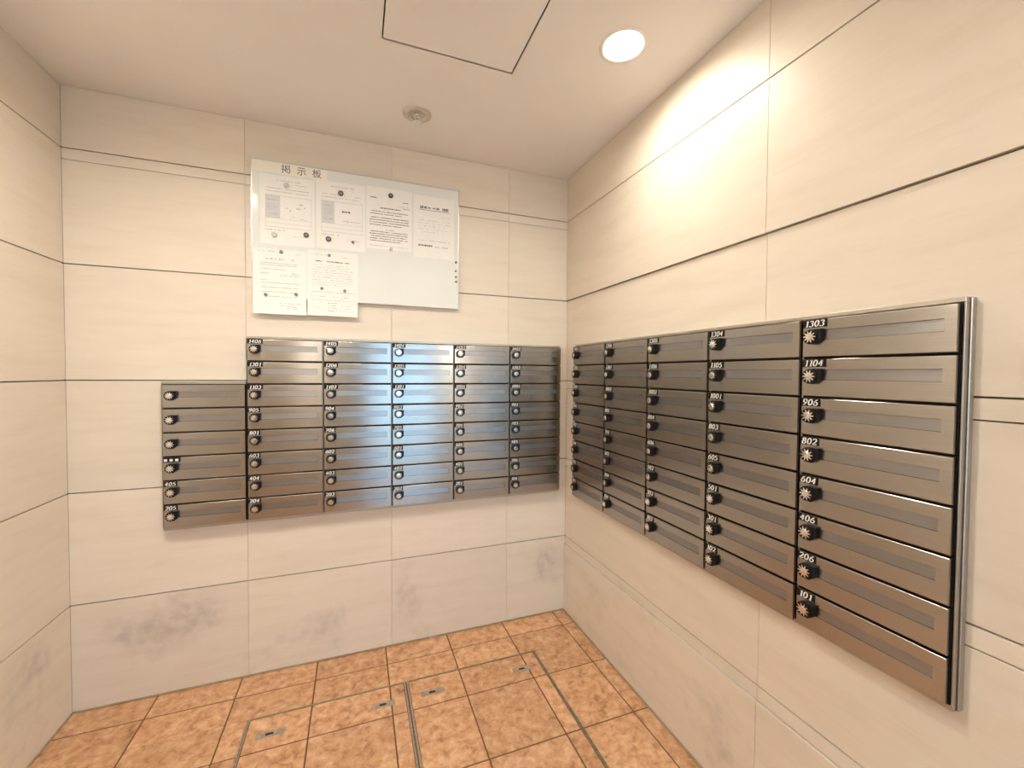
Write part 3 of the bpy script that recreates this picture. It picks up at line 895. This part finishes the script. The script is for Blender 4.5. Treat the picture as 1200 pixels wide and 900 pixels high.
class Sheet:
    def __init__(self, x0, x1, z0, z1, label, lean=0.0, curl=0.0, y=None):
        self.x0, self.x1, self.z0, self.z1 = x0, x1, z0, z1
        self.w, self.h = x1 - x0, z1 - z0
        self.y = YB - 0.0006 if y is None else y
        self.curl, self.lean = curl, lean
        self.inks = {}
        self.t = thing('notice_sheet', ((x0 + x1) / 2, 0, z0), label, 'paper notice', 'paper notices on the notice board')
        bm = bmesh.new()
        nx, nz = 4, 10
        for side in (0, 1):
            g = [[bm.verts.new(self.pos(i / nx, j / nz, -0.0004 if side == 0 else 0.0)) for j in range(nz + 1)] for i in range(nx + 1)]
            for i in range(nx):
                for j in range(nz):
                    q = (g[i][j], g[i + 1][j], g[i + 1][j + 1], g[i][j + 1])
                    bm.faces.new(q if side == 0 else q[::-1])
        self.sheet = link('sheet', bm, PAPER, self.t)

    def pos(self, u, v, off):
        """u across from the left, v down from the top."""
        c = self.curl * max(0.0, v - 0.7) ** 2 * 8
        return ((u - 0.5) * self.w + self.lean * (0.5 - v), self.y + off - c, self.h * (1 - v))

    def rect(self, u0, v0, u1, v1, ink=None):
        ink = ink or INK
        bm = self.inks.setdefault(ink.name, (bmesh.new(), ink))[0]
        n = max(1, int((v1 - v0) / 0.1))
        for k in range(n):
            a, b_ = v0 + (v1 - v0) * k / n, v0 + (v1 - v0) * (k + 1) / n
            off = -0.0007 if ink is not TINT else -0.0006
            bm.faces.new([bm.verts.new(self.pos(u, v, off)) for u, v in ((u0, b_), (u1, b_), (u1, a), (u0, a))])

    def line(self, u0, u1, v, h=0.010, ink=None, fill=0.8):
        u = u0
        while u < u1:
            w = random.uniform(0.012, 0.030)
            if random.random() < fill:
                hh = h * random.uniform(0.55, 1.0)
                self.rect(u, v - hh / 2, min(u + w, u1), v + hh / 2, ink)
            u += w + 0.007

    def para(self, u0, u1, v0, v1, n, h=0.010, ink=None, fill=0.85):
        for k in range(n):
            v = v0 + (v1 - v0) * k / max(1, n - 1)
            self.line(u0 + (0.0 if k else 0.02), u1 - (0 if k < n - 1 else 0.2 * random.random()), v, h, ink, fill)

    def frame(self, u0, v0, u1, v1, ink=None, w=0.005):
        for q in ((u0, v0, u1, v0 + w), (u0, v1 - w, u1, v1), (u0, v0, u0 + w, v1), (u1 - w, v0, u1, v1)):
            self.rect(*q, ink)

    def done(self):
        for bm, ink in self.inks.values():
            link('print', bm, ink, self.sheet)['kind'] = 'stuff'


for s, lab in ((Sheet(-1.485, -1.273, 1.882, 2.178, 'white notice with a grey table and sketch map, top left of the board'), 0),
               (Sheet(-1.266, -1.061, 1.887, 2.187, 'white notice with a grey table, second from left in the top row'), 1)):
    s.line(0.30, 0.78, 0.07, 0.012, INK_PALE); s.line(0.62, 0.86, 0.11, 0.010, INK_PALE, 0.6)
    s.para(0.10, 0.90, 0.19, 0.235, 2, 0.011, INK_PALE)
    s.rect(0.10, 0.29, 0.36, 0.62, TINT)
    s.frame(0.10, 0.29, 0.94, 0.75, INK_PALE, 0.004)
    for k in range(1, 7):
        s.rect(0.10, 0.29 + k * 0.066, 0.94 if k > 4 else 0.36, 0.293 + k * 0.066, INK_PALE)
    for k in (0, 1, 2):
        s.line(0.15, 0.32, 0.36 + k * 0.10, 0.014, INK_PALE)
    if lab == 0:
        for u, v in ((0.47, 0.46), (0.66, 0.45), (0.71, 0.39), (0.76, 0.43), (0.56, 0.58), (0.50, 0.49)):
            s.line(u, u + 0.07, v, 0.022, INK_PALE)
        s.line(0.72, 0.86, 0.60, 0.010, INK_RED)
    else:
        s.line(0.52, 0.68, 0.43, 0.030, INK, 1.0); s.line(0.52, 0.90, 0.57, 0.012, INK_RED)
    s.line(0.10, 0.46, 0.79, 0.016, INK_PALE, 0.7); s.line(0.62, 0.88, 0.86, 0.010, INK_PALE, 0.5)
    s.done()
s = Sheet(-1.056, -0.850, 1.910, 2.193, 'white notice densely printed with dark text, third in the top row')
s.line(0.08, 0.22, 0.17, 0.016); s.line(0.76, 0.95, 0.20, 0.012); s.line(0.68, 0.95, 0.27, 0.012, INK_PALE); s.line(0.78, 0.95, 0.30, 0.012)
s.line(0.30, 0.74, 0.33, 0.020, INK, 1.0)
s.para(0.08, 0.90, 0.39, 0.43, 2, 0.014, INK, 0.95); s.para(0.07, 0.92, 0.49, 0.61, 4, 0.015, INK, 0.95)
s.line(0.42, 0.60, 0.68, 0.012); s.para(0.07, 0.90, 0.72, 0.87, 5, 0.015, INK, 0.95); s.line(0.07, 0.92, 0.95, 0.010, INK_PALE)
s.done()
s = Sheet(-0.843, -0.646, 1.890, 2.186, 'cream white notice with a large underlined heading, right end of the top row')
for k, u in enumerate((0.16, 0.25, 0.34, 0.46, 0.56, 0.70, 0.78)):
    s.line(u, u + 0.07, 0.185, 0.050 if k not in (2, 3) else 0.03, INK, 0.9)
s.rect(0.14, 0.222, 0.88, 0.228, INK)
s.line(0.60, 0.90, 0.32, 0.010, INK_PALE, 0.6); s.para(0.12, 0.90, 0.39, 0.58, 5, 0.008, INK_PALE, 0.5)
s.line(0.12, 0.88, 0.72, 0.012, INK_PALE); s.line(0.12, 0.46, 0.80, 0.030, INK, 1.0); s.line(0.48, 0.85, 0.81, 0.016, INK_PALE)
s.done()
s = Sheet(-1.513, -1.307, 1.582, 1.862, 'white notice hanging past the lower edge of the board, left of two', 0.0, 0.004, YB - 0.0013)
s.line(0.08, 0.40, 0.04, 0.016, INK_PALE); s.line(0.78, 0.92, 0.06, 0.010, INK_PALE)
for k in range(7):
    if k != 5:
        s.line(0.24 + k * 0.08, 0.285 + k * 0.08, 0.155, 0.030, INK_PALE)
for v, a, b_ in ((0.22, 0.14, 0.84), (0.25, 0.14, 0.80), (0.31, 0.14, 0.62), (0.38, 0.14, 0.30), (0.37, 0.72, 0.86), (0.40, 0.50, 0.86), (0.48, 0.14, 0.28), (0.52, 0.16, 0.86), (0.59, 0.16, 0.84), (0.66, 0.16, 0.86), (0.73, 0.28, 0.78)):
    s.line(a, b_, v, 0.012, INK_PALE, 0.95)
s.line(0.50, 0.90, 0.83, 0.014, INK_PALE); s.line(0.50, 0.58, 0.87, 0.012, INK_PALE); s.line(0.62, 0.82, 0.88, 0.014, INK_PALE); s.line(0.62, 0.82, 0.91, 0.014, INK_PALE)
s.done()
s = Sheet(-1.303, -1.094, 1.585, 1.874, 'white notice hanging past the lower edge of the board, right of two', 0.0, 0.004, YB - 0.0013)
s.line(0.10, 0.40, 0.06, 0.012, INK_PALE); s.line(0.66, 0.88, 0.08, 0.010, INK_RED, 0.7)
s.line(0.16, 0.84, 0.16, 0.018, INK, 0.9); s.para(0.10, 0.90, 0.22, 0.52, 9, 0.009, INK_PALE, 0.75)
s.frame(0.08, 0.63, 0.94, 0.76, INK_PALE, 0.005); s.line(0.12, 0.60, 0.70, 0.010, INK_PALE, 0.6); s.line(0.68, 0.80, 0.70, 0.02, INK_PALE)
for v in (0.80, 0.84, 0.88, 0.92):
    s.line(0.40, 0.58, v, 0.016, INK_PALE, 0.8); s.line(0.16, 0.34, v, 0.010, INK_PALE, 0.35); s.line(0.62, 0.90, v, 0.008, INK_PALE, 0.5)
s.done()

MAG = [(-1.165, 2.139, 0.0115, MAGNET, 'large black round magnet at the top of the second notice'),
       (-1.307, 1.935, 0.0110, MAGNET, 'large black round magnet low on the top left notice'),
       (-1.217, 1.929, 0.0115, MAGNET, 'large black round magnet low on the left of the second notice'),
       (-1.115, 1.926, 0.0060, MAGNET_GREY, 'small grey magnet low on the right of the second notice'),
       (-0.948, 2.162, 0.0110, MAGNET, 'black ring magnet at the top of the densely printed notice'),
       (-1.405, 1.852, 0.0065, MAGNET_GREY, 'small grey magnet at the top of the lower left notice'),
       (-1.214, 1.856, 0.0060, MAGNET_GREY, 'small grey magnet at the top of the lower right notice'),
       (-1.465, 1.663, 0.0070, MAGNET_GREY, 'small grey magnet low on the left of the lower left notice'),
       (-1.348, 1.671, 0.0065, MAGNET_GREY, 'small grey magnet low on the right of the lower left notice'),
       (-1.245, 1.706, 0.0065, MAGNET_GREY, 'small grey magnet on the left of the boxed lower right notice'),
       (-1.150, 1.702, 0.0065, MAGNET_GREY, 'small grey magnet on the right of the boxed lower right notice'),
       (-1.382, 2.139, 0.0110, CLEAR, 'pale shiny magnet at the top of the top left notice'),
       (-1.431, 1.922, 0.0105, CLEAR, 'pale magnet low on the left of the top left notice'),
       (-0.947, 1.913, 0.0070, CLEAR, 'pale magnet at the foot of the densely printed notice'),
       (-0.636, 1.882, 0.0060, MAGNET_GREY, 'topmost of four small magnets down the right edge of the board'),
       (-0.637, 1.839, 0.0050, MAGNET_GREY, 'second of four small magnets down the right edge of the board'),
       (-0.636, 1.810, 0.0055, MAGNET_GREY, 'third of four small magnets down the right edge of the board'),
       (-0.635, 1.787, 0.0055, MAGNET_GREY, 'lowest of four small magnets down the right edge of the board')]
for x, z, r, m, lab in MAG:
    on_paper = x < -0.64
    y0 = (-YB + 0.0018 + (0.0004 if z < 1.87 else 0)) if on_paper else -YB + 0.0002
    t = thing('round_magnet', (x, -y0, z), lab, 'magnet', 'round magnets on the notice board')
    bm = bmesh.new()
    lathe(bm, [(0.0004, 0.0), (r, 0.0), (r, 0.0045), (r * 0.92, 0.006), (r * 0.62, 0.0062)], 20, (0, 0, 0), 'y')
    link('body', bm, m, t)
    bm = bmesh.new()
    lathe(bm, [(r * 0.62, 0.0062), (r * 0.55, 0.0050), (r * 0.25, 0.0048), (0.0004, 0.0048)], 20, (0, 0, 0), 'y')
    link('cap', bm, MAGNET_GREY if m is MAGNET else m, t)
